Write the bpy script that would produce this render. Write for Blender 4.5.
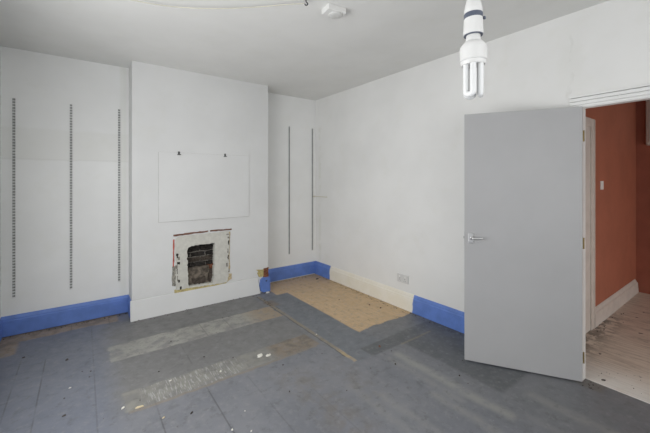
import bpy, bmesh, math, random
from mathutils import Vector, Matrix
random.seed(7)
S = bpy.context.scene
C = S.collection
for o in list(bpy.data.objects): bpy.data.objects.remove(o)

# ------------------------------------------------------------ camera
cam_d = bpy.data.cameras.new('camera'); cam = bpy.data.objects.new('camera', cam_d); C.objects.link(cam)
cam.location = (0, 0, 1.46)
cam.rotation_euler = (math.radians(90), 0, -math.atan2(.592, .806))
cam_d.sensor_width = 36; cam_d.lens = 330/650*36
cam_d.shift_y = -36.5/650
cam_d.clip_start = .02
S.camera = cam

# ------------------------------------------------------------ world, light, exposure
w = bpy.data.worlds.new('overcast_sky'); S.world = w; w.use_nodes = True
bg = w.node_tree.nodes['Background']; bg.inputs[0].default_value = (.82, .9, 1, 1); bg.inputs[1].default_value = 1.0
S.view_settings.view_transform = 'Standard'; S.view_settings.look = 'None'
S.view_settings.gamma = 1; S.view_settings.use_curve_mapping = False
S.view_settings.exposure = 0.0

def area(name, loc, rot, sx, sy, power, col=(1, 1, 1)):
    l = bpy.data.lights.new(name, 'AREA'); l.shape = 'RECTANGLE'; l.size = sx; l.size_y = sy
    l.energy = power; l.color = col
    o = bpy.data.objects.new(name, l); C.objects.link(o); o.location = loc
    o.rotation_euler = [math.radians(a) for a in rot]
    return o
# daylight standing in the bay window behind the camera, then two added fills
area('bay_window_daylight', (.60, -1.17, 1.50), (90, 0, 0), 1.8, 1.6, 21, (1, .985, .965))
area('added_side_fill', (-.57, 1.80, 1.33), (86, 0, -90), 2.2, 1.4, 42, (1, .985, .965))  # added unseen fill from the left, brightens the right wall
area('added_hall_fill', (4.4, -2.35, .75), (62, 0, 0), 1.3, 1.0, 24, (1, .96, .9))  # added unseen fill to lift the dim hall

# ------------------------------------------------------------ node helpers
class NT:
    def __init__(s, name):
        s.m = bpy.data.materials.new(name); s.m.use_nodes = True
        s.t = s.m.node_tree; s.b = s.t.nodes['Principled BSDF']
        s.b.inputs['Roughness'].default_value = .6
        s.co = s.t.nodes.new('ShaderNodeNewGeometry').outputs['Position']
        sp = s.t.nodes.new('ShaderNodeSeparateXYZ'); s.link(s.co, sp.inputs[0])
        s.x, s.y, s.z = sp.outputs
    def link(s, a, b):
        if isinstance(a, (int, float)): b.default_value = a
        elif isinstance(a, tuple): b.default_value = a if len(a) == 4 else (*a, 1)
        else: s.t.links.new(a, b)
    def M(s, op, a, b=0.0, c=None, clamp=False):
        n = s.t.nodes.new('ShaderNodeMath'); n.operation = op; n.use_clamp = clamp
        s.link(a, n.inputs[0]); s.link(b, n.inputs[1])
        if c is not None: s.link(c, n.inputs[2])
        return n.outputs[0]
    def noise(s, scale, detail=4, rough=.6, stretch=None, off=0):
        n = s.t.nodes.new('ShaderNodeTexNoise'); n.inputs['Scale'].default_value = scale
        n.inputs['Detail'].default_value = detail; n.inputs['Roughness'].default_value = rough
        mp = s.t.nodes.new('ShaderNodeMapping'); s.link(s.co, mp.inputs[0])
        mp.inputs['Location'].default_value = (off, off*1.3, off*.7)
        if stretch: mp.inputs['Scale'].default_value = stretch
        s.link(mp.outputs[0], n.inputs['Vector'])
        return n.outputs[0]
    def ramp(s, v, lo, hi, a=0.0, b=1.0):
        n = s.t.nodes.new('ShaderNodeMapRange'); n.interpolation_type = 'SMOOTHSTEP'
        s.link(v, n.inputs[0])
        for k, q in enumerate((lo, hi, a, b)): n.inputs[k+1].default_value = q
        return n.outputs[0]
    def mix(s, f, a, b):
        n = s.t.nodes.new('ShaderNodeMix'); n.data_type = 'RGBA'
        s.link(f, n.inputs[0]); s.link(a, n.inputs[6]); s.link(b, n.inputs[7])
        return n.outputs[2]
    def mul(s, *v):
        r = v[0]
        for q in v[1:]: r = s.M('MULTIPLY', r, q)
        return r
    def box(s, u, v, x0, x1, y0, y1, soft=.01, wob=0.0, nz=None, skew=0.0):
        # rectangle mask in u,v with a ragged edge
        if wob and nz is not None:
            d = s.M('MULTIPLY', s.M('SUBTRACT', nz, .5), wob)
            u = s.M('ADD', u, d); v = s.M('ADD', v, s.M('MULTIPLY', d, -.9))
        if skew: v = s.M('ADD', v, s.M('MULTIPLY', u, -skew))
        return s.mul(s.ramp(u, x0-soft, x0+soft), s.ramp(u, x1-soft, x1+soft, 1, 0),
                     s.ramp(v, y0-soft, y0+soft), s.ramp(v, y1-soft, y1+soft, 1, 0))
    def line(s, u, at, wd):
        return s.ramp(s.M('ABSOLUTE', s.M('SUBTRACT', u, at)), wd*.3, wd, 1, 0)
    def bump(s, h, strength=.2, dist=.01):
        n = s.t.nodes.new('ShaderNodeBump'); n.inputs['Strength'].default_value = strength
        n.inputs['Distance'].default_value = dist; s.link(h, n.inputs['Height'])
        s.link(n.outputs[0], s.b.inputs['Normal'])
    def col(s, c): s.link(c, s.b.inputs['Base Color']); return s
    def rough(s, r): s.link(r, s.b.inputs['Roughness']); return s

def plain(name, c, rough=.6, metal=0, var=.08, scale=8, bump=0):
    n = NT(name); nz = n.noise(scale)
    d = tuple(max(0, q*(1-var)) for q in c); e = tuple(min(1, q*(1+var)) for q in c)
    n.col(n.mix(n.ramp(nz, .3, .7), d, e)); n.rough(rough); n.b.inputs['Metallic'].default_value = metal
    if bump: n.bump(n.noise(scale*6), bump, .003)
    return n.m

WHITE = (.83, .835, .825)
def wall_mat(name, base=WHITE, extra=None):
    n = NT(name)
    big = n.noise(1.3, 3); mid = n.noise(5, 5, off=3)
    c = n.mix(n.ramp(big, .3, .7), tuple(q*.965 for q in base), tuple(min(1, q*1.03) for q in base))
    c = n.mix(n.mul(n.ramp(mid, .52, .72), .25), c, (base[0]*.93, base[1]*.925, base[2]*.88, 1))
    if extra: c = extra(n, c)
    n.col(c); n.rough(.75)
    n.bump(n.M('ADD', n.noise(14, 5, off=1), n.mul(n.noise(2.5, 2, off=9), 1.5)), .18, .006)
    return n.m
def back_extra(n, c):
    nz = n.noise(9, 3, off=5)
    # old wallpaper band, faintly warmer, with a crease at its foot
    b1 = n.box(n.x, n.z, -.62, .41, 1.66, 1.96, .02, .04, nz)
    c = n.mix(n.mul(b1, .35), c, (.74, .74, .70, 1))
    b2 = n.box(n.x, n.z, -.62, .41, 1.655, 1.67, .006, .02, nz)
    c = n.mix(n.mul(b2, .2), c, (.6, .6, .57, 1))
    b3 = n.line(n.x, .36, .045)
    return n.mix(n.mul(b3, n.ramp(n.x, .5, .52, 1, 0), .3), c, (.68, .69, .63, 1))
def right_extra(n, c):
    nz = n.noise(3, 5, off=2)
    yy = n.M('ADD', n.y, n.M('MULTIPLY', n.M('SUBTRACT', nz, .5), .18))
    crack = n.mul(n.line(yy, .90, .012), n.ramp(n.z, 2.05, 2.1), n.ramp(n.z, 2.45, 2.6, 1, 0))
    c = n.mix(n.mul(crack, .22, n.ramp(n.noise(9, 3, off=17), .4, .6)), c, (.50, .50, .46, 1))
    patch = n.mul(n.line(yy, .90, .10), n.ramp(n.z, 2.05, 2.2), n.ramp(n.z, 2.4, 2.6, 1, 0))
    c = n.mix(n.mul(patch, .3), c, (.73, .73, .69, 1))
    st = n.mul(n.line(n.y, 4.12, .05), n.ramp(n.z, 2.3, 2.2), n.ramp(n.noise(6, 4), .4, .6))
    return n.mix(n.mul(st, .4), c, (.66, .67, .60, 1))
M_wall_back = wall_mat('painted_plaster_back', extra=back_extra)
M_wall_right = wall_mat('painted_plaster_right', (.80, .80, .785), right_extra)
M_wall = wall_mat('painted_plaster')
def breast_extra(n, c):
    l = n.box(n.x, n.z, .41, 1.85, .204, .209, .002)
    return n.mix(n.mul(l, .4), c, (.4, .4, .38, 1))
M_breast = wall_mat('painted_plaster_breast', (.71, .715, .71), breast_extra)
M_ceil = wall_mat('painted_ceiling', (.77, .77, .75))

# ---- floor
def floor_mat():
    n = NT('painted_floor'); x, y = n.x, n.y
    n1 = n.noise(2.2, 5); n2 = n.noise(11, 5, off=4); n3 = n.noise(38, 4, off=7); ns = n.noise(5, 5, stretch=(6, .7, 1), off=2)
    c = n.mix(n.ramp(n1, .3, .7), (.165, .172, .194), (.205, .21, .23))
    c = n.mix(n.mul(n.ramp(ns, .5, .75), .4), c, (.20, .205, .21))
    c = n.mix(n.mul(n.ramp(n2, .55, .75), .35), c, (.105, .11, .12))
    # bluer, darker paint to the far left
    c = n.mix(n.mul(n.ramp(x, .25, 0., 0, .55), 1.0) if False else n.ramp(x, .05, .25, .5, 0), c, (.150, .170, .225))
    # worn brownish ground of the old hearth
    h = n.box(x, y, .20, 1.74, 2.42, 3.98, .08, .2, n2)
    c = n.mix(n.mul(h, .75), c, (.180, .176, .168))
    # right side greyer
    c = n.mix(n.ramp(x, 1.9, 2.4, 0, .45), c, (.155, .16, .16))
    # pale streaks where traffic has worn the paint, running with the boards
    for (x0, x1, y0, y1, a) in ((2.09, 2.17, .95, 1.9, .8), (1.9, 1.96, .6, 1.4, .55), (2.42, 2.5, .3, 1.0, .45), (1.62, 1.67, .7, 1.6, .4), (2.0, 2.05, 1.2, 1.9, .4), (1.5, 1.56, .9, 1.8, .3), (2.2, 2.24, .2, .9, .3)):
        b = n.box(x, y, x0, x1, y0, y1, .035, .1, n1)
        c = n.mix(n.mul(b, a, n.ramp(n2, .25, .55)), c, (.30, .30, .28))
    for (x0, x1, y0, y1, a) in ((1.15, 1.4, 1.2, 2.2, .35), (1.55, 1.7, 1.5, 2.1, .3)):
        b = n.box(x, y, x0, x1, y0, y1, .1, .2, n1)
        c = n.mix(n.mul(b, a, n.ramp(n2, .35, .65)), c, (.20, .165, .125))
    # hearth strip against the chimney breast
    s1 = n.box(x, y, .18, 1.74, 3.135, 3.45, .010, .07, n2, 0)
    l1 = n.mix(n.ramp(n2, .35, .65), (.26, .255, .24), (.37, .365, .33))
    l1 = n.mix(n.ramp(x, 1.3, 1.6), l1, (.34, .27, .19))
    l1 = n.mix(n.mul(n.ramp(n3, .6, .68), .6), l1, (.19, .185, .17))
    for at in (.95, 1.19): l1 = n.mix(n.mul(n.line(x, at, .006), .5), l1, (.12, .12, .11))
    c = n.mix(n.mul(s1, n.ramp(n3, .25, .42), n.ramp(n2, .34, .5, .45, 1), n.ramp(x, .3, .5, .8, .95)), c, l1)
    # lower hearth strip, scratched by scraper marks
    s2 = n.box(x, y, .22, 1.70, 2.40, 2.63, .012, .05, n2)
    l2 = n.mix(n.ramp(n2, .4, .6), (.20, .195, .18), (.26, .255, .23))
    wv = n.noise(30, 2, stretch=(3.6, .38, 1), off=6)
    l2 = n.mix(n.mul(n.ramp(wv, .54, .62), n.ramp(x, .25, .4), n.ramp(x, 1.0, .85 - .001)) if False else
               n.mul(n.ramp(wv, .53, .62), n.ramp(x, .28, .4), n.ramp(x, .9, 1.1, 1, 0), .8), l2, (.42, .42, .41))
    l2 = n.mix(n.ramp(x, 1.25, 1.35), l2, n.mix(n.ramp(n2, .4, .6), (.24, .19, .14), (.17, .145, .12)))
    c = n.mix(n.mul(s2, n.ramp(n2, .3, .5, .5, .95)), c, l2)
    e2 = n.box(x, y, .24, 1.66, 2.375, 2.40, .008, .05, n2)
    c = n.mix(n.mul(e2, .6), c, (.25, .205, .15))
    # fresh strip between hearth and bare boards
    f = n.box(x, y, 1.79, 2.18, 1.98, 3.72, .02, .03, n2)
    c = n.mix(n.mul(f, .85), c, n.mix(n1, (.145, .158, .178), (.165, .178, .195)))
    # tan timber edge line
    b = n.box(x, y, 1.755, 1.79, 2.0, 3.82, .006, .03, n2)
    tanl = n.mix(n.ramp(y, 2.15, 2.3), (.42, .33, .20), (.25, .22, .17))
    c = n.mix(n.mul(b, n.ramp(n2, .35, .5, .45, 1)), c, tanl)
    b = n.box(x, y, 1.745, 1.757, 2.1, 3.82, .004, .02, n2)
    c = n.mix(n.mul(b, .7), c, (.07, .065, .06))
    b = n.box(x, y, 1.74, 1.86, 3.42, 3.62, .03, .1, n2)
    c = n.mix(n.mul(b, .7), c, (.19, .145, .105))
    # bare timber in the right alcove and along the right wall
    tw = n.M('ADD', y, n.M('MULTIPLY', n.M('SUBTRACT', n.noise(7, 3, off=11), .5), .12))
    t1 = n.box(x, n.M('ADD', tw, n.M('MULTIPLY', x, 0)), 2.14, 3.1, 2.37, 5, .01, .03, n1)
    t2 = n.box(x, y, 1.985, 3.1, 3.74, 5, .012, .06, n1)
    t = n.M('MAXIMUM', t1, t2)
    tc = n.mix(n.ramp(ns, .3, .7), (.54, .385, .225), (.62, .445, .265))
    tc = n.mix(n.mul(n.ramp(n2, .6, .7), .4), tc, (.30, .21, .14))
    tc = n.mix(n.mul(n.ramp(n.y, 3.2, 4.2), .35), tc, (.33, .24, .17))
    c = n.mix(t, c, tc)
    # bare timber under the left alcove skirting
    yk = n.M('ADD', y, n.M('MULTIPLY', n.M('SUBTRACT', n.noise(4, 4, off=8), .5), .16))
    t = n.M('MAXIMUM', n.box(x, yk, -.7, .30, 4.03, 5, .02), n.box(x, yk, -.7, -.46, 3.75, 5, .02))
    c = n.mix(n.mul(t, n.ramp(n2, .3, .5, .5, 1)), c, n.mix(n.ramp(n2, .35, .65), (.38, .285, .19), (.22, .18, .14)))
    # darker squares of paint
    dk = n.M('MAXIMUM', n.box(x, y, 1.94, 3.0, 1.97, 2.125, .01, .015, n1), n.box(x, y, 2.32, 3.0, 1.10, 2.13, .02, .04, n1))
    c = n.mix(n.mul(dk, .8), c, n.mix(n1, (.085, .092, .100), (.115, .122, .128)))
    b = n.box(x, y, 2.28, 2.72, 1.955, 1.975, .01, .05, n1)
    c = n.mix(n.mul(b, .5), c, (.28, .235, .16))
    # seams between the boards
    seam = None
    for at, y0, y1, a in ((-.40, 0, 3.6, .7), (-.242, 0, 3.5, .9), (.07, 0, 4.0, .5), (.386, 0, 2.42, .9), (.705, 0, 2.36, .9),
                          (.99, 1.2, 2.36, .45), (1.30, .8, 1.9, .3), (.70, 2.75, 3.1, .6), (-.09, 4.0, 4.2, .8), (.22, 4.0, 4.2, .8)):
        q = n.mul(n.line(x, at, .0065), n.ramp(y, y0-.05, y0+.05), n.ramp(y, y1-.05, y1+.05, 1, 0), a)
        seam = q if seam is None else n.M('MAXIMUM', seam, q)
    seam = n.mul(seam, n.ramp(n.noise(3, 3, off=13), .3, .55, .05, .55))
    c = n.mix(seam, c, (.045, .045, .045))
    # ingrained specks
    sp = n.noise(70, 2, .5, off=21)
    c = n.mix(n.mul(n.ramp(sp, .73, .77), .6), c, (.06, .055, .05))
    c = n.mix(n.mul(n.ramp(n.noise(60, 2, .5, off=31), .735, .76), .5), c, (.42, .42, .40))
    # grit swept up to the threshold
    g = n.box(x, y, 2.86, 2.99, .70, .86, .02, .06, n2)
    c = n.mix(n.mul(g, .35), c, (.16, .13, .09))
    # scuffs and a patchy, hand painted look
    c = n.mix(n.mul(n.ramp(n.noise(26, 6, .7, off=41), .50, .70), .42), c, (.27, .272, .275))
    c = n.mix(n.mul(n.ramp(n.noise(19, 6, .7, off=51), .53, .72), .45), c, (.085, .085, .09))
    n.col(c); n.rough(n.ramp(n2, .3, .7, .42, .62))
    hgt = n.M('SUBTRACT', n.mul(n2, .3), seam)
    n.bump(hgt, .25, .006)
    return n.m
M_floor = floor_mat()
def hall_floor_mat():
    n = NT('worn_white_boards')
    ns = n.noise(6, 6, stretch=(7, .6, 1)); n2 = n.noise(12, 5, off=3)
    c = n.mix(n.ramp(ns, .4, .65), (.68, .59, .50), (.54, .45, .38))
    c = n.mix(n.mul(n.ramp(n.noise(4, 6, .75, stretch=(3, .8, 1), off=5), .52, .66), .65), c, (.27, .22, .18))
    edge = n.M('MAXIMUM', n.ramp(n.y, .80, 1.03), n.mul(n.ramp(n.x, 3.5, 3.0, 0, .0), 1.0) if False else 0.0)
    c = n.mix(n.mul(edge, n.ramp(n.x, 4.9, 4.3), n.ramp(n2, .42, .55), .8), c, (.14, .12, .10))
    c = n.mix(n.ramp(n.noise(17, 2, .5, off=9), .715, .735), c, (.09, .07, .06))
    c = n.mix(n.ramp(n.x, 3.12, 3.0, 0, .8) if False else n.mul(n.ramp(n.x, 3.0, 3.5, .85, 0), n.ramp(n2, .3, .5, .7, 1)), c, (.80, .79, .75))  # room light spilling through the doorway, put into the board colour
    f = n.M('FRACT', n.M('DIVIDE', n.M('ADD', n.x, .02), .115))
    c = n.mix(n.mul(n.line(f, .5, .03), .22), c, (.2, .16, .13))
    n.col(c); n.rough(.6); n.bump(n2, .2, .004)
    return n.m
M_hall_floor = hall_floor_mat()
M_hall_ceil_dark = wall_mat('darkened_hall_ceiling', (.34, .30, .26))  # unseen ceiling, darkened to cut bounce onto the upper orange wall

BLUE = (.125, .225, .58)
def skirt_right_mat():
    n = NT('skirting_right_paint'); nz = n.noise(7, 3)
    yy = n.M('ADD', n.M('ADD', n.y, n.M('MULTIPLY', n.M('SUBTRACT', nz, .5), .05)), n.M('MULTIPLY', n.z, .10))
    m = n.mul(n.ramp(yy, 2.350, 2.362), n.ramp(yy, 3.855, 3.867, 1, 0))
    wh = n.mix(n.ramp(n.noise(6, 4, off=2), .4, .65), (.84, .81, .73), (.81, .775, .67))
    bl = n.mix(n.ramp(n.noise(9, 4, off=4), .3, .7), tuple(q*.92 for q in BLUE), tuple(q*1.1 for q in BLUE))
    n.col(n.mix(m, bl, wh)); n.rough(.45); n.bump(nz, .1, .004)
    return n.m
M_skr = skirt_right_mat()
M_blue = plain('blue_gloss_paint', BLUE, .45, var=.1, scale=7)
M_skw = plain('white_skirting_paint', (.80, .80, .785), .5, var=.03)
M_gloss = plain('white_gloss_wood', (.80, .805, .79), .4, var=.03, scale=4)
M_hallwood = plain('dusty_hall_wood', (.62, .57, .52), .5, var=.06)
M_door = plain('grey_door_paint', (.405, .405, .41), .42, var=.02, scale=3)
M_chrome = plain('satin_steel', (.70, .70, .70), .3, 1.0, var=.05)
M_dark = plain('dark_recess', (.03, .03, .03), .8)
M_slot = plain('shaded_steel', (.10, .10, .10), .7)
M_steel = plain('grey_steel_rail', (.42, .43, .42), .5, .3, var=.15, scale=20)
M_railpaint = plain('painted_steel_rail', (.62, .625, .615), .5, var=.15, scale=20)
M_plastic = plain('white_plastic', (.80, .80, .78), .35, var=.02)
M_lampwhite = plain('lamp_plastic', (.70, .70, .69), .35, var=.02)
M_tube = plain('frosted_tube_glass', (.76, .77, .77), .25, var=.01)
M_band = plain('grey_blue_ring', (.085, .10, .14), .4)
M_brass = plain('dull_brass', (.35, .27, .13), .4, .8)
M_cable = plain('aged_white_cable', (.62, .60, .50), .5)
M_conn = plain('dark_connector', (.05, .05, .05), .5)
M_ore = plain('orange_paint', (.36, .12, .068), .65, var=.07, scale=3)
M_ore2 = plain('orange_paint_far_wall', (.32, .10, .06), .65, var=.1, scale=3)
M_socket = plain('greyed_socket_plastic', (.66, .66, .65), .4, var=.03)
M_alarm2 = plain('grey_sensor_grille', (.66, .66, .64), .5, var=.04)
M_slab = plain('scraped_plaster', (.60, .59, .54), .85, var=.07, scale=22, bump=.5)
M_board = plain('painted_board', (.71, .715, .71), .6, var=.015, scale=4)
M_grey_crust = plain('grey_crust', (.30, .285, .25), .95, var=.4, scale=60, bump=.8)
M_edge_shade = plain('panel_edge_shade', (.42, .41, .38), .9)
M_brown = plain('bare_brown_wood', (.17, .085, .06), .8, var=.3, scale=40)
M_red = plain('red_stained_edge', (.45, .09, .06), .7, var=.3, scale=40)
M_yel = plain('yellow_glue_edge', (.50, .42, .19), .8, var=.25, scale=60)
M_tan = plain('tan_filler', (.52, .42, .26), .8, var=.25, scale=50)
M_brickred = plain('broken_red_brick', (.22, .085, .045), .9, var=.5, scale=55, bump=.8)
M_soot = plain('sooty_brick', (.030, .026, .023), .95, var=.5, scale=40, bump=.8)
M_soot2 = plain('brown_sooty_brick', (.075, .060, .048), .95, var=.4, scale=40, bump=.8)
M_mortar = plain('old_mortar', (.25, .23, .20), .95, var=.4, scale=60, bump=.8)
M_rubble = plain('grey_brown_rubble', (.15, .125, .10), .95, var=.55, scale=24, bump=1)
M_chip = plain('plaster_chip', (.72, .70, .64), .8, var=.05)
M_cream = plain('cream_chip', (.60, .50, .33), .8, var=.1)
M_grit = plain('grit', (.07, .06, .05), .9, var=.3, scale=30)

# ------------------------------------------------------------ mesh helpers
def bx(bm, x0, x1, y0, y1, z0, z1):
    r = bmesh.ops.create_cube(bm, size=1)['verts']
    for v in r: v.co = Vector(((x0+x1)/2+v.co.x*(x1-x0), (y0+y1)/2+v.co.y*(y1-y0), (z0+z1)/2+v.co.z*(z1-z0)))
    return r
def obj(name, bm, m, parent=None, bevel=0, smooth=False):
    me = bpy.data.meshes.new(name); bmesh.ops.recalc_face_normals(bm, faces=bm.faces[:])
    bm.to_mesh(me); bm.free(); me.materials.append(m)
    o = bpy.data.objects.new(name, me); C.objects.link(o)
    if parent: o.parent = parent
    if bevel:
        b = o.modifiers.new('bevel', 'BEVEL'); b.width = bevel; b.segments = 2; b.limit_method = 'ANGLE'
    if smooth:
        for p in me.polygons: p.use_smooth = True
    return o
def boxes(name, lst, m, parent=None, bevel=0):
    bm = bmesh.new()
    for b in lst: bx(bm, *b)
    return obj(name, bm, m, parent, bevel)
def lathe(bm, prof, cx=0, cy=0, n=32):
    rings = []
    for r, z in prof:
        rings.append([bm.verts.new((cx+r*math.cos(2*math.pi*k/n), cy+r*math.sin(2*math.pi*k/n), z)) for k in range(n)])
    for a, b in zip(rings, rings[1:]):
        for k in range(n): bm.faces.new((a[k], a[(k+1) % n], b[(k+1) % n], b[k]))
    bm.faces.new(rings[0][::-1]); bm.faces.new(rings[-1])
def tube(name, pts, r, m, parent=None, smooth_curve=True):
    cu = bpy.data.curves.new(name, 'CURVE'); cu.dimensions = '3D'; cu.bevel_depth = r; cu.bevel_resolution = 4; cu.use_fill_caps = True
    if smooth_curve:
        sp = cu.splines.new('BEZIER'); sp.bezier_points.add(len(pts)-1)
        for p, q in zip(sp.bezier_points, pts):
            p.co = q; p.handle_left_type = p.handle_right_type = 'AUTO'
    else:
        sp = cu.splines.new('POLY'); sp.points.add(len(pts)-1)
        for p, q in zip(sp.points, pts): p.co = (*q, 1)
    # turn it into a plain mesh
    tmp = bpy.data.objects.new(name, cu)
    C.objects.link(tmp); dg = bpy.context.evaluated_depsgraph_get()
    me = bpy.data.meshes.new_from_object(tmp.evaluated_get(dg)); bpy.data.objects.remove(tmp)
    me.name = name; me.materials.clear(); me.materials.append(m)
    o = bpy.data.objects.new(name, me); C.objects.link(o)
    for p in me.polygons: p.use_smooth = True
    if parent: o.parent = parent
    return o
def empty(name, loc=(0, 0, 0), rz=0):
    o = bpy.data.objects.new(name, None); C.objects.link(o); o.location = loc; o.rotation_euler = (0, 0, rz); o.empty_display_size = .1
    return o
def tag(o, label, cat, group=None):
    o['label'] = label; o['category'] = cat
    if group: o['group'] = group
    return o
def struct(o, label=None, cat=None):
    o['kind'] = 'structure'
    if label: o['label'] = label
    if cat: o['category'] = cat
    return o
def rough_loop(pts, step, jit, seed):
    rnd = random.Random(seed); out = []
    n = len(pts)
    for i in range(n):
        a = pts[i]; b = pts[(i+1) % n]; L = math.dist(a, b); k = max(1, int(L/step))
        for j in range(k):
            t = j/k; q = jit if j else jit*.3
            out.append((a[0]+(b[0]-a[0])*t+rnd.uniform(-q, q), a[1]+(b[1]-a[1])*t+rnd.uniform(-q, q)))
    return out
def slab_xz(name, pts, y0, y1, m, parent=None, step=.03, jit=.005, seed=1):
    # ragged plate in the XZ plane with real thickness (origin at its parent's frame)
    bm = bmesh.new(); lp = rough_loop(pts, step, jit, seed)
    f = bm.faces.new([bm.verts.new((x, y0, z)) for x, z in lp])
    r = bmesh.ops.extrude_face_region(bm, geom=[f])
    for v in r['geom']:
        if isinstance(v, bmesh.types.BMVert): v.co.y = y1
    bmesh.ops.triangulate(bm, faces=[f for f in bm.faces if len(f.verts) > 4])
    return obj(name, bm, m, parent)
def profile_along(name, prof, p0, p1, nrm, m, parent=None, end_slope=0.0):
    # skirting / architrave: prof = [(out, up)] swept from p0 to p1, nrm = outward direction
    bm = bmesh.new(); p0 = Vector(p0); p1 = Vector(p1); nrm = Vector(nrm); d = (p1-p0).normalized()
    top = max(u for _, u in prof)
    A = [bm.verts.new(p0+nrm*o+Vector((0, 0, u))) for o, u in prof]
    B = [bm.verts.new(p1+nrm*o+Vector((0, 0, u))-d*end_slope*(u/top)) for o, u in prof]
    n = len(prof)
    for i in range(n): bm.faces.new((A[i], A[(i+1) % n], B[(i+1) % n], B[i]))
    bm.faces.new(A); bm.faces.new(B[::-1])
    return obj(name, bm, m, parent)
SK = [(0, 0), (.028, 0), (.028, .142), (.024, .148), (.018, .152), (.018, .162), (.012, .176), (.004, .188), (0, .190)]
def skprof(h): return [(o, u*h/.19) for o, u in SK]

# ------------------------------------------------------------ the room shell
H = 2.70
XL, XR, YB, YF = -.61, 2.93, 4.24, -1.20
struct(boxes('floor', [(XL-.1, 2.98, YF-.1, YB+.1, -.08, 0)], M_floor))
struct(boxes('ceiling', [(XL-.1, 3.0, YF-.1, YB+.1, H, H+.1)], M_ceil))
struct(boxes('wall_back', [(XL-.1, 3.0, YB, YB+.12, 0, H)], M_wall_back))
struct(boxes('wall_left', [(XL-.1, XL, YF-.1, .6, 0, H), (XL-.1, XL, 2.9, YB, 0, H), (XL-.1, XL, .6, 2.9, 0, .65), (XL-.1, XL, .6, 2.9, 2.35, H)], M_wall))
DY0, DY1, DZ = .045, .823, 1.985
struct(boxes('wall_right', [(XR, 3.0, DY1+.02, YB, 0, H), (XR, 3.0, YF-.1, DY0-.02, 0, H), (XR, 3.0, DY0-.02, DY1+.02, DZ+.02, H)], M_wall_right))
WX0, WX1, WZ0, WZ1 = -.35, 1.55, .6, 2.4
struct(boxes('wall_front', [(XL, WX0, YF-.1, YF, 0, H), (WX1, XR, YF-.1, YF, 0, H), (WX0, WX1, YF-.1, YF, 0, WZ0), (WX0, WX1, YF-.1, YF, WZ1, H)], M_wall))
# window behind the camera
wn = struct(empty('window_1', ((WX0+WX1)/2, YF-.05, WZ0)))
fr = []
for k in range(4):
    xc = (WX1-WX0-.06)*(k/3-.5); fr.append((xc-.03, xc+.03, -.03, .03, 0, WZ1-WZ0))
for zc in (.03, .95, WZ1-WZ0-.03): fr.append((-.95, .95, -.028, .028, zc-.03, zc+.03))
boxes('window_frame', fr, M_gloss, wn)
gm = bpy.data.materials.new('window_glass'); gm.use_nodes = True; t_ = gm.node_tree
t_.nodes.remove(t_.nodes['Principled BSDF']); a_ = t_.nodes.new('ShaderNodeBsdfTransparent'); b_ = t_.nodes.new('ShaderNodeBsdfGlossy')
b_.inputs['Roughness'].default_value = .02; m_ = t_.nodes.new('ShaderNodeMixShader'); m_.inputs[0].default_value = .06
t_.links.new(a_.outputs[0], m_.inputs[1]); t_.links.new(b_.outputs[0], m_.inputs[2]); t_.links.new(m_.outputs[0], t_.nodes['Material Output'].inputs[0])
boxes('window_pane', [(-.93, .93, -.004, .004, .04, WZ1-WZ0-.04)], gm, wn)

wn2 = struct(empty('added_window', (XL-.05, 1.75, .65)))  # added unseen window, made up to go with the side fill
boxes('window_frame', [(-.03, .03, a-.03, a+.03, 0, 1.7) for a in (-1.12, 0, 1.12)]+[(-.028, .028, -1.15, 1.15, a-.03, a+.03) for a in (.03, .85, 1.67)], M_gloss, wn2)
boxes('window_pane', [(-.004, .004, -1.13, 1.13, .04, 1.66)], gm, wn2)

# chimney breast with its opening
BX0, BX1, BY = .413, 1.970, 3.95
HX0, HX1, HZ0, HZ1 = .93, 1.30, .19, .73
cb = struct(boxes('wall_chimney', [(BX0, HX0, BY, YB, 0, H), (HX1, BX1, BY, YB, 0, H), (HX0, HX1, BY, YB, HZ1, H), (HX0, HX1, BY, YB, 0, HZ0),
                                   (HX0, HX1, YB-.03, YB, HZ0, HZ1)], M_breast))
# skirtings
struct(profile_along('baseboard_back', skprof(.182), (XL, YB, .008), (BX0, YB, .008), (0, -1, 0), M_blue), 'blue skirting in the left alcove')
struct(profile_along('baseboard_alcove', [(o*.6, u) for o, u in skprof(.183)], (BX1, YB, .014), (XR, YB, .014), (0, -1, 0), M_blue), 'blue skirting in the right alcove')
struct(profile_along('baseboard_left', [(o*.5, u) for o, u in skprof(.182)], (XL, YF, .008), (XL, YB-.028, .008), (1, 0, 0), M_blue))
struct(profile_along('baseboard_return', [(o*.5, u) for o, u in skprof(.182)], (BX0, BY+.002, .008), (BX0, YB-.028, .008), (-1, 0, 0), M_blue))
struct(profile_along('baseboard_chimney', [(0, 0), (.036, 0), (.032, .03), (.010, .198), (.007, .204), (0, .206)], (BX0-.016, BY, 0), (1.845, BY, 0), (0, -1, 0), M_breast, end_slope=.03))
struct(profile_along('baseboard_right', [(o*.6, u) for o, u in skprof(.198)], (XR, YB-.0, .003), (XR, DY1+.09, .003), (-1, 0, 0), M_skr), 'right skirting painted blue with a long cream white middle')
struct(boxes('baseboard_front', [(XL+.03, XR, YF, YF+.02, 0, .18)], M_skw))
struct(profile_along('baseboard_right', skprof(.192), (XR, -.05, .004), (XR, YF+.02, .004), (-1, 0, 0), M_skw))

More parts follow.
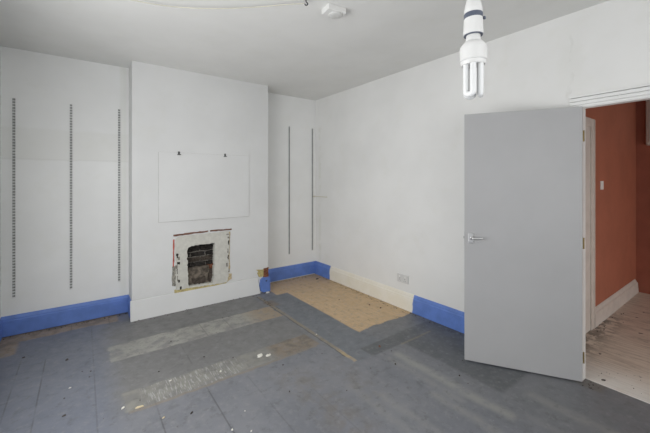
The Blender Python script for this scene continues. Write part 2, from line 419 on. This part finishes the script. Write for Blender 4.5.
# door opening: lining, stops and moulded casing
lin = struct(boxes('trim_1', [(2.925, 2.985, DY1, DY1+.025, 0, DZ+.02), (2.925, 2.985, DY0-.025, DY0, 0, DZ+.02), (2.925, 2.985, DY0, DY1, DZ, DZ+.022)], M_gloss), 'white door lining')
cas = struct(empty('trim_2', (XR, .43, 0)), 'white moulded casing round the doorway')
def casing(name, y0, y1, z0, z1, vertical):
    steps = [(0, 1, 0, .010), (.0, .16, .010, .018), (.22, .46, .010, .022), (.52, .78, .010, .027), (.84, 1.0, .010, .034)]
    bm = bmesh.new()
    for a, b, t0, t1 in steps:
        if vertical:
            s_ = 1 if y0 > DY1-.03 else -1
            ya, yb = (y0, y1) if s_ > 0 else (y1, y0)
            bx(bm, -t1, -t0 if t0 else 0, min(ya+(yb-ya)*a, ya+(yb-ya)*b)-.43, max(ya+(yb-ya)*a, ya+(yb-ya)*b)-.43, z0, z1)
        else: bx(bm, -t1, -t0 if t0 else 0, y0-.43, y1-.43, z0+(z1-z0)*a, z0+(z1-z0)*b)
    return obj(name, bm, M_gloss, cas)
casing('casing_side', DY1, DY1+.072, 0, DZ+.005, True)
casing('casing_side', DY0-.08, DY0-.008, 0, DZ+.005, True)
casing('casing_head', DY0-.08, DY1+.072, DZ+.005, DZ+.088, False)

# the grey door, swung right back into the room
ang = math.atan2(1.477-.812, 2.486-2.893)        # hinge -> free edge
dr = struct(empty('door_1', (2.895, .802, 0), ang), 'flat grey flush door swung wide open into the room', 'door')
DWD = .793
# local x runs from the hinge to the free edge; local +y is the far side
boxes('door_leaf', [(.015, DWD, -.038, 0, .012, 1.988)], M_door, dr, .0015)
def handle(side):
    y = 0 if side > 0 else -.038
    hp = boxes('handle_plate', [(DWD-.068, DWD-.026, min(y, y+side*.008), max(y, y+side*.008), .955, 1.035)], M_chrome, dr, .003)
    p = [(DWD-.050, y+side*.004, .997), (DWD-.050, y+side*.030, .997), (DWD-.056, y+side*.040, .998), (DWD-.068, y+side*.043, .999), (DWD-.10, y+side*.043, 1.001), (DWD-.132, y+side*.041, 1.002)]
    tube('lever', p, .0085, M_chrome, hp)
handle(1); handle(-1)
boxes('latch', [(DWD-.001, DWD+.008, -.024, -.014, .988, 1.003)], M_steel, dr, .002)
boxes('edge_plate', [(DWD-.001, DWD+.0015, -.032, -.006, .93, 1.04)], M_steel, dr)
for z in (.17, 1.0, 1.78):
    bm = bmesh.new(); lathe(bm, [(.006, z-.04), (.006, z+.04)], -.004, -.040, 12); obj('hinge', bm, M_brass, dr)

# ------------------------------------------------------------ the hall beyond
struct(boxes('floor_hall', [(2.98, 6.0, -2.4, 1.2, -.08, .003)], M_hall_floor))
struct(boxes('ceiling_hall', [(3.0, 6.0, -2.4, 1.2, 2.7, 2.8)], M_hall_ceil_dark))
OY = 1.07
struct(boxes('wall_hall_orange', [(3.95, 5.83, OY, OY+.12, 0, 2.7), (3.0, 3.10, OY, OY+.12, 0, 2.7), (3.10, 3.95, OY, OY+.12, 2.0, 2.7)], M_ore))
struct(boxes('wall_hall_far', [(5.83, 5.95, -2.4, OY+.12, 0, 2.7)], M_ore2))
struct(boxes('wall_hall_front', [(3.0, 3.7, -2.5, -2.4, 0, 2.7), (5.1, 5.95, -2.5, -2.4, 0, 2.7), (3.7, 5.1, -2.5, -2.4, 2.1, 2.7)], M_ore2))
struct(profile_along('baseboard_hall', skprof(.175), (4.08, OY, .003), (5.82, OY, .003), (0, -1, 0), M_hallwood, end_slope=.06))
hc = struct(empty('trim_3', (3.6, OY, 0)), 'off white casing of the hall side door')
boxes('casing_side', [(.24, .37, -.012, 0, .003, 2.04), (.37, .475, -.022, 0, .003, 2.055), (.445, .47, -.027, -.022, .003, 2.05)], M_hallwood, hc)
boxes('casing_head', [(-.54, .37, -.022, 0, 1.97, 2.055), (-.5, .37, -.028, -.022, 1.98, 2.01)], M_hallwood, hc)
boxes('casing_side', [(-.54, -.46, -.022, 0, .003, 1.95)], M_hallwood, hc)
d2 = struct(empty('door_2', (3.6, OY+.05, 0)), 'closed white door on the side of the hall', 'door')
boxes('door_leaf', [(-.49, .34, -.02, .02, .01, 1.99)], M_hallwood, d2)
boxes('door_panel', [(-.38, -.10, -.026, -.018, .2, .9), (-.02, .26, -.026, -.018, .2, .9), (-.38, -.10, -.026, -.018, 1.05, 1.85), (-.02, .26, -.026, -.018, 1.05, 1.85)], M_hallwood, d2, .004)

sw = tag(empty('light_switch', (4.37, OY, 1.405)), 'small white light switch on the orange hall wall', 'light switch')
boxes('switch_plate', [(-.043, .043, -.009, 0, -.045, .045)], M_plastic, sw, .003)
boxes('rocker', [(-.012, .012, -.014, -.008, -.02, .02)], M_plastic, sw, .001)
mb = tag(empty('meter_cupboard', (5.83, .72, 1.90)), 'pale boxed-in cupboard high on the far hall wall', 'cupboard')
boxes('cupboard_body', [(-.06, 0, -.30, .25, 0, .72)], M_hallwood, mb, .015)
boxes('cupboard_door', [(-.072, -.059, -.27, .215, .04, .68)], M_hallwood, mb, .004)

# ------------------------------------------------------------ shelving uprights
def rail_mesh(m_face):
    L = 1.88; bm = bmesh.new(); W = .0108; D = .009; P = .0272
    # side flanges
    bx(bm, -W, -W+.0015, -D, 0, 0, L); bx(bm, W-.0015, W, -D, 0, 0, L)
    # face: edges, middle web and the bridges between the twin slots
    for a, b in ((-W, -.0088), (-.0012, .0012), (.0088, W)): bx(bm, a, b, -D-.0012, -D, 0, L)
    k = 0; z = 0
    while z < L-.001:
        for a, b in ((-.0088, -.0012), (.0012, .0088)): bx(bm, a, b, -D-.0012, -D, z, min(L, z+.0125))
        z += P
    return obj('rail_channel', bm, m_face)
def back_mesh():
    return boxes('slot_backing', [(-.0099, .0099, -.0065, -.0005, .001, 1.879)], M_slot)
def screws(parent):
    for z in (.12, .94, 1.76):
        bm = bmesh.new(); lathe(bm, [(.004, -.002), (.004, 0)], 0, 0, 12)
        bmesh.ops.rotate(bm, verts=bm.verts, matrix=Matrix.Rotation(math.radians(90), 3, 'X'))
        bmesh.ops.translate(bm, verts=bm.verts, vec=(0, -.0116, z)); obj('screw', bm, M_chrome, parent)
labels = [((-.521, .349), 'slotted shelving upright nearest the left corner in the left alcove', M_railpaint),
          ((-.095, .350), 'middle of the three slotted shelving uprights in the left alcove', M_railpaint),
          ((.321, .352), 'slotted shelving upright in the left alcove closest to the chimney breast', M_railpaint),
          ((2.457, .368), 'thin dark shelving upright in the right alcove, nearer the chimney breast', M_steel),
          ((2.868, .374), 'thin dark shelving upright hard by the right room corner', M_steel)]
proto = {}
for i, ((x, z), lb, mt) in enumerate(labels):
    r = tag(empty('shelving_upright', (x, YB, z)), lb, 'shelf rail', 'slotted shelving uprights in the alcoves')
    r.scale = (1 if mt is M_railpaint else .72, 1, 1)
    if mt.name not in proto:
        a = rail_mesh(mt); b = back_mesh(); a.parent = r; b.parent = r; screws(r); proto[mt.name] = list(r.children) or [a, b]
        proto[mt.name] = [o for o in C.objects if o.parent == r]
    else:
        for ch in proto[mt.name]:
            c_ = ch.copy(); C.objects.link(c_); c_.parent = r

# ------------------------------------------------------------ board over the fireplace with two picture hooks
pb = boxes('wall_panel', [(.664, 1.701, BY-.009, BY, 1.000, 1.765)], M_board, None, .0015)
boxes('painted_edge_shadow', [(.662, 1.704, BY-.002, BY-.0002, .997, 1.766)], M_edge_shade, pb)  # grey backing plate, draws the shadow line round the board as colour
tag(pb, 'large flat painted board fixed to the chimney breast above the fireplace', 'panel')
for x, z, lb in ((.868, 1.757, 'small dark bracket on the top edge of the painted board, left one'), (1.392, 1.757, 'small dark bracket on the top edge of the painted board, right one')):
    h = tag(empty('bracket', (x, BY-.007, z)), lb, 'bracket', 'dark brackets on the board')
    boxes('bracket_plate', [(-.010, .010, -.003, 0, -.012, .022)], M_conn, h, .001)
    boxes('bracket_lip', [(-.018, .018, -.020, -.0005, -.016, -.009)], M_conn, h, .002)

# ------------------------------------------------------------ broken fireplace
fs = tag(empty('fireplace_surround', (1.13, BY, .17)), 'scraped plaster patch framing the square hole in the chimney breast', 'fireplace')
def F(p): return [(x-1.13, z-.17) for x, z in p]
# ragged plaster ring
bm = bmesh.new(); N = 96; rnd = random.Random(3)
def on_poly(poly, t):
    # walk a closed polygon by fraction
    L = [math.dist(poly[i], poly[(i+1) % len(poly)]) for i in range(len(poly))]; s_ = t*sum(L)
    for i, l in enumerate(L):
        if s_ <= l: a, b = poly[i], poly[(i+1) % len(poly)]; return (a[0]+(b[0]-a[0])*s_/l, a[1]+(b[1]-a[1])*s_/l)
        s_ -= l
    return poly[0]
outer = F([(.835, .235), (1.41, .215), (1.435, .28), (1.445, .835), (.835, .825)])
inner = F([(.968, .250), (1.245, .238), (1.258, .30), (1.266, .712), (.990, .706), (.954, .665)])
# resample both loops by angle about the hole's centre
cx, cz = F([(1.115, .48)])[0]
def ray(poly, th):
    dx, dz = math.cos(th), math.sin(th); best = None
    for i in range(len(poly)):
        (ax, az), (bx_, bz) = poly[i], poly[(i+1) % len(poly)]
        ex, ez = bx_-ax, bz-az; den = dx*ez-dz*ex
        if abs(den) < 1e-9: continue
        t = ((ax-cx)*ez-(az-cz)*ex)/den; u = ((ax-cx)*dz-(az-cz)*dx)/den
        if t > 0 and -1e-6 <= u <= 1+1e-6: best = t if best is None else min(best, t)
    return best
ro, ri = [], []
for k in range(N):
    th = 2*math.pi*k/N
    a = ray(outer, th)+rnd.uniform(-.008, .006); b = ray(inner, th)+rnd.uniform(-.006, .006)
    ro.append((cx+a*math.cos(th), cz+a*math.sin(th))); ri.append((cx+b*math.cos(th), cz+b*math.sin(th)))
V = {}
for nm, lp, y in (('of', ro, -.012), ('if', ri, -.010), ('ob', ro, -.0005), ('ib', ri, .05)):
    V[nm] = [bm.verts.new((x, y, z)) for x, z in lp]
for k in range(N):
    j = (k+1) % N
    bm.faces.new((V['of'][k], V['of'][j], V['if'][j], V['if'][k])); bm.faces.new((V['of'][j], V['of'][k], V['ob'][k], V['ob'][j]))
    bm.faces.new((V['if'][k], V['if'][j], V['ib'][j], V['ib'][k])); bm.faces.new((V['ob'][k], V['ib'][k], V['ib'][j], V['ob'][j]))
obj('plaster_frame', bm, M_slab, fs)
def edge(name, pts, m, y0=-.006, jit=.004, seed=1, step=.03, label=None):
    o = slab_xz(name, F(pts), -.0003, y0, m, fs, step, jit, seed)
    if label: o['label'] = label
    return o
edge('top_strip', [(.812, .833), (1.19, .850), (1.19, .866), (.812, .852)], M_brown, -.007, .003, 2, label='dark brown wood strip')
edge('top_strip', [(1.215, .850), (1.475, .848), (1.475, .864), (1.215, .866)], M_brown, -.007, .003, 3, label='dark brown wood strip')
edge('side_stain', [(.806, .50), (.818, .50), (.822, .80), (.808, .80)], M_red, -.006, .003, 4, label='red stained strip')
edge('side_strip', [(.797, .285), (.835, .275), (.835, .50), (.800, .50)], M_grey_crust, -.004, .004, 5)
edge('bottom_strip', [(.822, .195), (1.10, .200), (1.40, .205), (1.44, .235), (1.44, .258), (1.10, .235), (.822, .238)], M_yel, -.008, .005, 6, label='yellowed glue strip')
edge('corner_filler', [(1.40, .235), (1.475, .25), (1.478, .31), (1.435, .32), (1.40, .29)], M_tan, -.009, .006, 7, label='tan filler lump')
edge('side_crust', [(1.438, .33), (1.452, .33), (1.456, .83), (1.440, .83)], M_tan, -.005, .006, 8)
for k, (x, z, w_, h_) in enumerate(((.85, .615, .018, .05), (.868, .585, .02, .035), (.862, .53, .03, .03), (.843, .49, .02, .04), (.85, .44, .012, .05), (.853, .36, .012, .06), (.87, .33, .02, .03),
                                    (1.432, .76, .02, .02), (1.437, .70, .010, .05), (1.425, .60, .014, .05), (1.43, .52, .012, .05), (1.415, .43, .022, .045), (1.438, .36, .010, .04), (1.42, .80, .03, .012), (.885, .25, .015, .035))):
    edge('chipped_patch', [(x-w_/2, z-h_/2), (x+w_/2, z-h_/2), (x+w_/2, z+h_/2), (x-w_/2, z+h_/2)], M_mortar if k % 2 else M_soot, -.014, .006, 20+k, .015)

# bricks at the back of the hole: laid courses over a rubble slab, each course a little uneven
bi = tag(empty('brick_infill', (1.115, YB-.03, .19)), 'sooty bricks and rubble packed inside the fireplace hole', 'bricks')
def lump(name, x0, x1, y0, y1, z0, z1, m, seed, j=.006, par=bi):
    rnd = random.Random(seed); bm = bmesh.new(); bx(bm, x0, x1, y0, y1, z0, z1)
    bmesh.ops.subdivide_edges(bm, edges=bm.edges[:], cuts=3, use_grid_fill=True)
    for v in bm.verts: v.co += Vector([rnd.uniform(-j, j) for _ in range(3)])
    return obj(name, bm, m, par)
lump('mortar_bed', -.184, .184, -.128, -.003, .003, .43, M_mortar, 5, .003)
row = [(.33, .36), ]
zc = .02
crs = [(.245, .292, -.150), (.305, .352, -.147), (.364, .412, -.142), (.424, .48, -.138)]
for r_, (z0, z1, yf) in enumerate(crs):
    off = .02 if r_ % 2 else -.09
    xs = [-.182, off, off+.17, .182] if off+.17 < .17 else [-.182, off, .182]
    for a, b in zip(xs, xs[1:]):
        if b-a > .03: lump('brick', a+.007, b-.007, yf+.005*random.random(), -.09, z0, z1, M_soot2 if (r_ in (1,)) else M_soot, 30+r_*5+int(a*100), .0065)
lump('rubble', -.18, .10, -.215, -.12, .005, .245, M_rubble, 9, .010)
lump('rubble', .085, .18, -.205, -.12, .005, .20, M_soot2, 10, .010)
lump('rubble', -.10, .05, -.225, -.20, .01, .13, M_soot2, 11, .008)
lump('brick', .10, .175, -.19, -.125, .205, .25, M_brickred, 12, .006)
# torn corner of the breast beside the blue stub
tc_ = tag(empty('broken_corner', (1.90, BY, 0)), 'broken plaster corner with a blue painted skirting stub at the chimney breast', 'plaster patch')
def G(p): return [(x-1.906, z-.012) for x, z in p]
o = slab_xz('skirting_stub', G([(1.862, .035), (1.90, .014), (1.978, .014), (1.982, .195), (1.90, .205), (1.862, .185), (1.850, .11)]), -.0005, -.030, M_blue, tc_, .03, .003, 41); o['label'] = 'blue painted skirting stub'
slab_xz('stub_side', G([(1.9765, .014), (1.995, .014), (1.995, .19), (1.9765, .19)]), .27, -.026, M_blue, tc_, .05, .001, 45)
o = slab_xz('yellow_plaster', G([(1.835, .235), (1.85, .215), (1.925, .21), (1.925, .31), (1.885, .305), (1.80, .318), (1.835, .29), (1.82, .27)]), -.0005, -.008, M_yel, tc_, .03, .006, 42); o['label'] = 'yellowed plaster edge'
o = slab_xz('exposed_brick', G([(1.905, .205), (1.978, .20), (1.979, .325), (1.91, .318)]), .03, -.011, M_brickred, tc_, .03, .006, 43); o['label'] = 'exposed red brown brick'
slab_xz('dark_nail_hole', G([(1.93, .150), (1.945, .150), (1.95, .165), (1.925, .165)]), -.029, -.0315, M_dark, tc_, .01, .001, 44)

# ------------------------------------------------------------ socket
so = tag(empty('power_socket', (XR, 2.492, .344)), 'white double wall socket just above the cream skirting', 'socket')
boxes('socket_plate', [(-.014, 0, -.078, .078, -.046, .046)], M_socket, so, .003)
for s_ in (-1, 1):
    boxes('switch', [(-.018, -.013, s_*.036-.007+s_*.004, s_*.036+.007+s_*.004, .010, .030)], M_plastic, so, .001)
    boxes('pin_holes', [(-.0150, -.0138, s_*.036-.003, s_*.036+.003, -.006, .004), (-.0150, -.0138, s_*.036-.014, s_*.036-.008, -.026, -.021), (-.0150, -.0138, s_*.036+.008, s_*.036+.014, -.026, -.021)], M_slot, so)
# cable clip mark in the far corner
cl = tag(boxes('cable_clip', [(2.88, 2.925, YB-.012, YB-.001, 1.195, 1.215), (2.918, 2.929, 3.93, YB-.001, 1.200, 1.212)], M_cable, None, .002), 'short stub of cable turning the far room corner at mid height', 'cable')

# ------------------------------------------------------------ ceiling fittings
al = tag(empty('smoke_alarm', (1.466, 1.888, H), math.radians(-6)), 'white square smoke alarm on the ceiling', 'smoke alarm')
boxes('alarm_base', [(-.074, .074, -.052, .052, -.040, 0)], M_plastic, al, .004)
bm = bmesh.new(); lathe(bm, [(.028, -.054), (.044, -.051), (.051, -.046), (.051, -.039)], .014, .000, 32); obj('sensor_dome', bm, M_alarm2, al, smooth=True)
bm = bmesh.new(); lathe(bm, [(.006, -.057), (.006, -.052)], .030, .0, 12); obj('test_button', bm, M_alarm2, al)

hk = tag(empty('ceiling_hook', (1.232, 1.895, H)), 'small dark hook in the ceiling where the drooping cable ends', 'hook')
tube('hook_wire', [(0, 0, 0), (0, 0, -.022), (.010, -.004, -.034), (.003, .002, -.043), (-.008, .008, -.036)], .0042, M_conn, hk)
bm = bmesh.new(); lathe(bm, [(.011, -.005), (.011, -.0005)], 0, 0, 16); obj('hook_plate', bm, M_conn, hk)
cb_ = tube('drooping_cable', [(-.30, 2.50, 2.694), (.0, 2.60, 2.688), (.201, 2.590, 2.683), (.435, 2.535, 2.68), (.70, 2.39, 2.677), (.951, 2.189, 2.677), (1.14, 1.99, 2.672), (1.222, 1.903, 2.668)], .0032, M_cable)
tag(cb_, 'thin off white cable drooping in a curve across the ceiling', 'cable')

# ------------------------------------------------------------ pendant with compact fluorescent lamp
PX, PY = .719, .407
pn = tag(empty('pendant_lamp', (PX, PY, 0)), 'unlit white low energy bulb hanging in its pendant holder', 'pendant lamp')
tube('cord', [(0, 0, 1.888), (0, 0, H-.02)], .0035, M_lampwhite, pn, False)
bm = bmesh.new(); lathe(bm, [(.035, H-.0), (.035, H-.012), (.012, H-.028)][::-1], 0, 0, 32); obj('ceiling_rose', bm, M_lampwhite, pn, smooth=False)
bm = bmesh.new(); lathe(bm, [(.0195, 1.838), (.0192, 1.850), (.0162, 1.862), (.0130, 1.876), (.009, 1.890), (.004, 1.90)], 0, 0, 32); obj('holder_cap', bm, M_lampwhite, pn, smooth=True)
bm = bmesh.new(); lathe(bm, [(.0193, 1.8265), (.0202, 1.828), (.0202, 1.838), (.0192, 1.8395)], 0, 0, 32); rg = obj('grey_ring', bm, M_band, pn, smooth=False)
boxes('ring_screw', [(.0195, .0265, -.016, -.011, 1.829, 1.835)], M_band, pn, .001)
bm = bmesh.new()
prof = [(.0200, 1.7905), (.0215, 1.7905), (.0205, 1.812), (.0198, 1.828)]
lathe(bm, prof, 0, 0, 32); hs = obj('holder_skirt', bm, M_lampwhite, pn, smooth=False)
bm = bmesh.new(); lathe(bm, [(.0200, 1.7890), (.0200, 1.7910)], 0, 0, 32); obj('skirt_shade_disc', bm, M_band, pn)  # dark disc painted in for the shade inside the holder skirt
bu = obj('bulb_neck', (lambda b: (lathe(b, [(.0155, 1.776), (.0150, 1.7895)], 0, 0, 32), b)[1])(bmesh.new()), M_alarm2, pn)
bm = bmesh.new(); lathe(bm, [(.0250, 1.7215), (.0270, 1.7255), (.0270, 1.7295), (.0292, 1.7315), (.0292, 1.7345), (.0283, 1.7355), (.0290, 1.756), (.0275, 1.764), (.0225, 1.771), (.0165, 1.776), (.0150, 1.786)], 0, 0, 40); bb = obj('bulb_base', bm, M_lampwhite, pn, smooth=True)
m_ = bb.modifiers.new('edges', 'EDGE_SPLIT'); m_.split_angle = math.radians(35)
for k in range(3):
    t0 = math.radians(209.5-30+120*k); R_ = .0170
    A = Vector((R_*math.cos(t0-math.radians(30)), R_*math.sin(t0-math.radians(30)), 0)); B = Vector((R_*math.cos(t0+math.radians(30)), R_*math.sin(t0+math.radians(30)), 0))
    A, B = A, B
    M0 = (A+B)/2; hd = (B-A)/2; zb = 1.653; pts = []
    for q in range(9):
        z = 1.723+(1.6585-1.723)*q/8; pts.append((A.x, A.y, z))
    for q in range(1, 8):
        th = math.pi*q/8; p = M0-hd*math.cos(th); pts.append((p.x, p.y, 1.6585-.0045*math.sin(th)))
    for q in range(9):
        z = 1.6585+(1.723-1.6585)*q/8; pts.append((B.x, B.y, z))
    tube('glass_tube', pts, .0068, M_tube, pn, False)

# ------------------------------------------------------------ bits on the floor
def chip(name, x, y, r, h, m, lb, seed, elong=1.0, rot=0.0, z0=0, cat='debris', grp=None):
    r = r*(.6 if r < .02 else .8)
    rnd = random.Random(seed); bm = bmesh.new(); n = 9
    A = []; B = []
    for k in range(n):
        th = 2*math.pi*k/n; q = r*rnd.uniform(.6, 1.15)
        px, py = q*math.cos(th)*elong, q*math.sin(th)/elong
        px, py = px*math.cos(rot)-py*math.sin(rot), px*math.sin(rot)+py*math.cos(rot)
        A.append(bm.verts.new((px, py, 0))); B.append(bm.verts.new((px*.85, py*.85, h*rnd.uniform(.6, 1))))
    bm.faces.new(A[::-1]); bm.faces.new(B)
    for k in range(n): bm.faces.new((A[k], A[(k+1) % n], B[(k+1) % n], B[k]))
    o = obj(name, bm, m); o.location = (x, y, z0)
    return tag(o, lb, cat, grp)
chip('plaster_flake', 1.19, 2.53, .036, .008, M_chip, 'largest pale plaster flake, lying on the brown end of the lower hearth strip', 1, 1.2, .2)
chip('plaster_flake', 1.245, 2.495, .026, .006, M_chip, 'pale flake touching the near side of the largest plaster flake', 2, 1.2, .3)
chip('plaster_flake', .208, 2.469, .018, .006, M_chip, 'white flake off the left end of the scratched hearth strip', 3, 1.3, .6)
chip('plaster_flake', .297, 2.415, .022, .006, M_cream, 'cream coloured flake at the lower left end of the scratched strip', 4, 1.6, .0)
chip('plaster_flake', -.071, 2.927, .011, .004, M_chip, 'tiny white flake alone on the far left floorboards', 5, 1.2, .2)
chip('plaster_flake', .848, 2.50, .018, .006, M_chip, 'white flake near the right end of the scraper marks', 6, 1.3, 1.0)
chip('plaster_flake', .827, 1.98, .009, .003, M_chip, 'tiny white flake on the bare grey floor in front of the hearth', 7, 1.3, 1.4)
chip('plaster_flake', 1.481+.3, 2.56, .012, .005, M_chip, 'white speck of plaster lying on the tan timber line', 8, 1.3, .3)
chip('plaster_flake', .515, 2.60, .014, .005, M_chip, 'white flake among the scraper marks on the lower hearth strip', 14, 1.6, .1)
chip('plaster_flake', .705, 1.875, .011, .004, M_chip, 'tiny white flake at the bottom edge of the view, left one', 15, 1.2, 1.4)
chip('plaster_flake', .79, 1.80, .011, .004, M_chip, 'tiny white flake at the bottom edge of the view, right one', 16, 1.4, .4)
chip('plaster_flake', .40, 2.22, .013, .004, M_cream, 'faint cream flake just below the scratched hearth strip', 17, 1.5, .4)
chip('plaster_flake', 1.935, 3.885, .030, .014, M_chip, 'white lump of plaster at the foot of the blue skirting stub', 18, 1.5, .1)
chip('dirt_crumb', -.102, 3.396, .018, .010, M_grit, 'dark crumb on the blue grey boards in front of the left alcove', 21, 1.5, .8)
chip('dirt_crumb', -.093, 2.601, .012, .008, M_grit, 'dark crumb near the bottom left of the floor', 22, 1.4, .3)
chip('dirt_crumb', -.394, 3.648, .014, .008, M_grit, 'dark crumb nearest the left end of the blue skirting', 23, 1.4, .3)
chip('dirt_crumb', 2.786, 3.99, .026, .010, M_grit, 'dark crumb on the bare timber deep in the right alcove', 24, 1.6, .1)
chip('dirt_crumb', 2.514, 3.135, .014, .006, M_brown, 'brown crumb in the middle of the bare timber', 25, 1.3, .1)
chip('dirt_crumb', 2.74, 2.66, .017, .009, M_brown, 'brown crumb on the bare timber below the socket', 26, 1.5, .4)
chip('dirt_crumb', 2.70, 2.80, .014, .008, M_brown, 'brown crumb on the bare timber, just beyond the one below the socket', 27, 1.3, 1.4)
chip('dirt_crumb', .55, 2.16, .016, .008, M_grit, 'dark crumb on the grey floor in front of the scraper marks', 28, 1.6, .8)
chip('dirt_crumb', 2.10, 2.05, .020, .006, M_brown, 'brown crumb on the dark painted strip of floor', 29, 1.5, .8)
chip('dirt_crumb', 2.00, 1.78, .014, .007, M_grit, 'dark crumb in front of the dark painted strip', 30, 1.1, .8)
chip('dirt_crumb', 1.15, 1.98, .012, .006, M_grit, 'small dark crumb on the central grey floor', 31, 1.4, .8)
chip('dirt_crumb', 2.265, 1.39, .010, .008, M_grit, 'small dark crumb on the floor in front of the open door', 32, 1.1, .8)
chip('dirt_crumb', 4.05, .52, .025, .010, M_grit, 'dark crumb on the white hall boards', 33, 1.8, -.6, .003)
chip('dirt_crumb', 3.05, .735, .018, .008, M_grit, 'dark crumb on the hall boards just inside the doorway', 34, 1.6, -.9, .003)
# fine grit in the corners: uncountable
bm = bmesh.new(); rnd = random.Random(5)
for (x0, x1, y0, y1, n, z) in ((BX0, 1.97, 3.86, 3.915, 60, 0), (XL, BX0, 4.16, 4.21, 50, 0), (2.0, 2.9, 4.15, 4.21, 40, 0), (2.85, 2.90, 1.3, 4.1, 120, 0), (2.86, 2.98, .72, .83, 18, 0),
                               (4.0, 4.8, .97, 1.04, 18, .003), (3.85, 4.2, .98, 1.04, 12, .003), (3.05, 3.3, .4, .8, 12, .003), (-.3, 2.6, 1.2, 3.7, 45, 0), (1.74, 1.80, 3.3, 3.8, 25, 0)):
    for _ in range(n):
        r_ = rnd.uniform(.0015, .0055); x = rnd.uniform(x0, x1); y = rnd.uniform(y0, y1)
        if BX0-.03 < x < BX1+.03 and y > BY-.03: continue
        vs = bmesh.ops.create_icosphere(bm, subdivisions=1, radius=r_)['verts']
        for v in vs: v.co = Vector((v.co.x*1.4+x, v.co.y+y, v.co.z*.7+r_*.55+z))
g = obj('floor_grit', bm, M_grit); g['kind'] = 'stuff'; g['label'] = 'dark grit and dust scattered over the floor and along its edges'; g['category'] = 'grit'
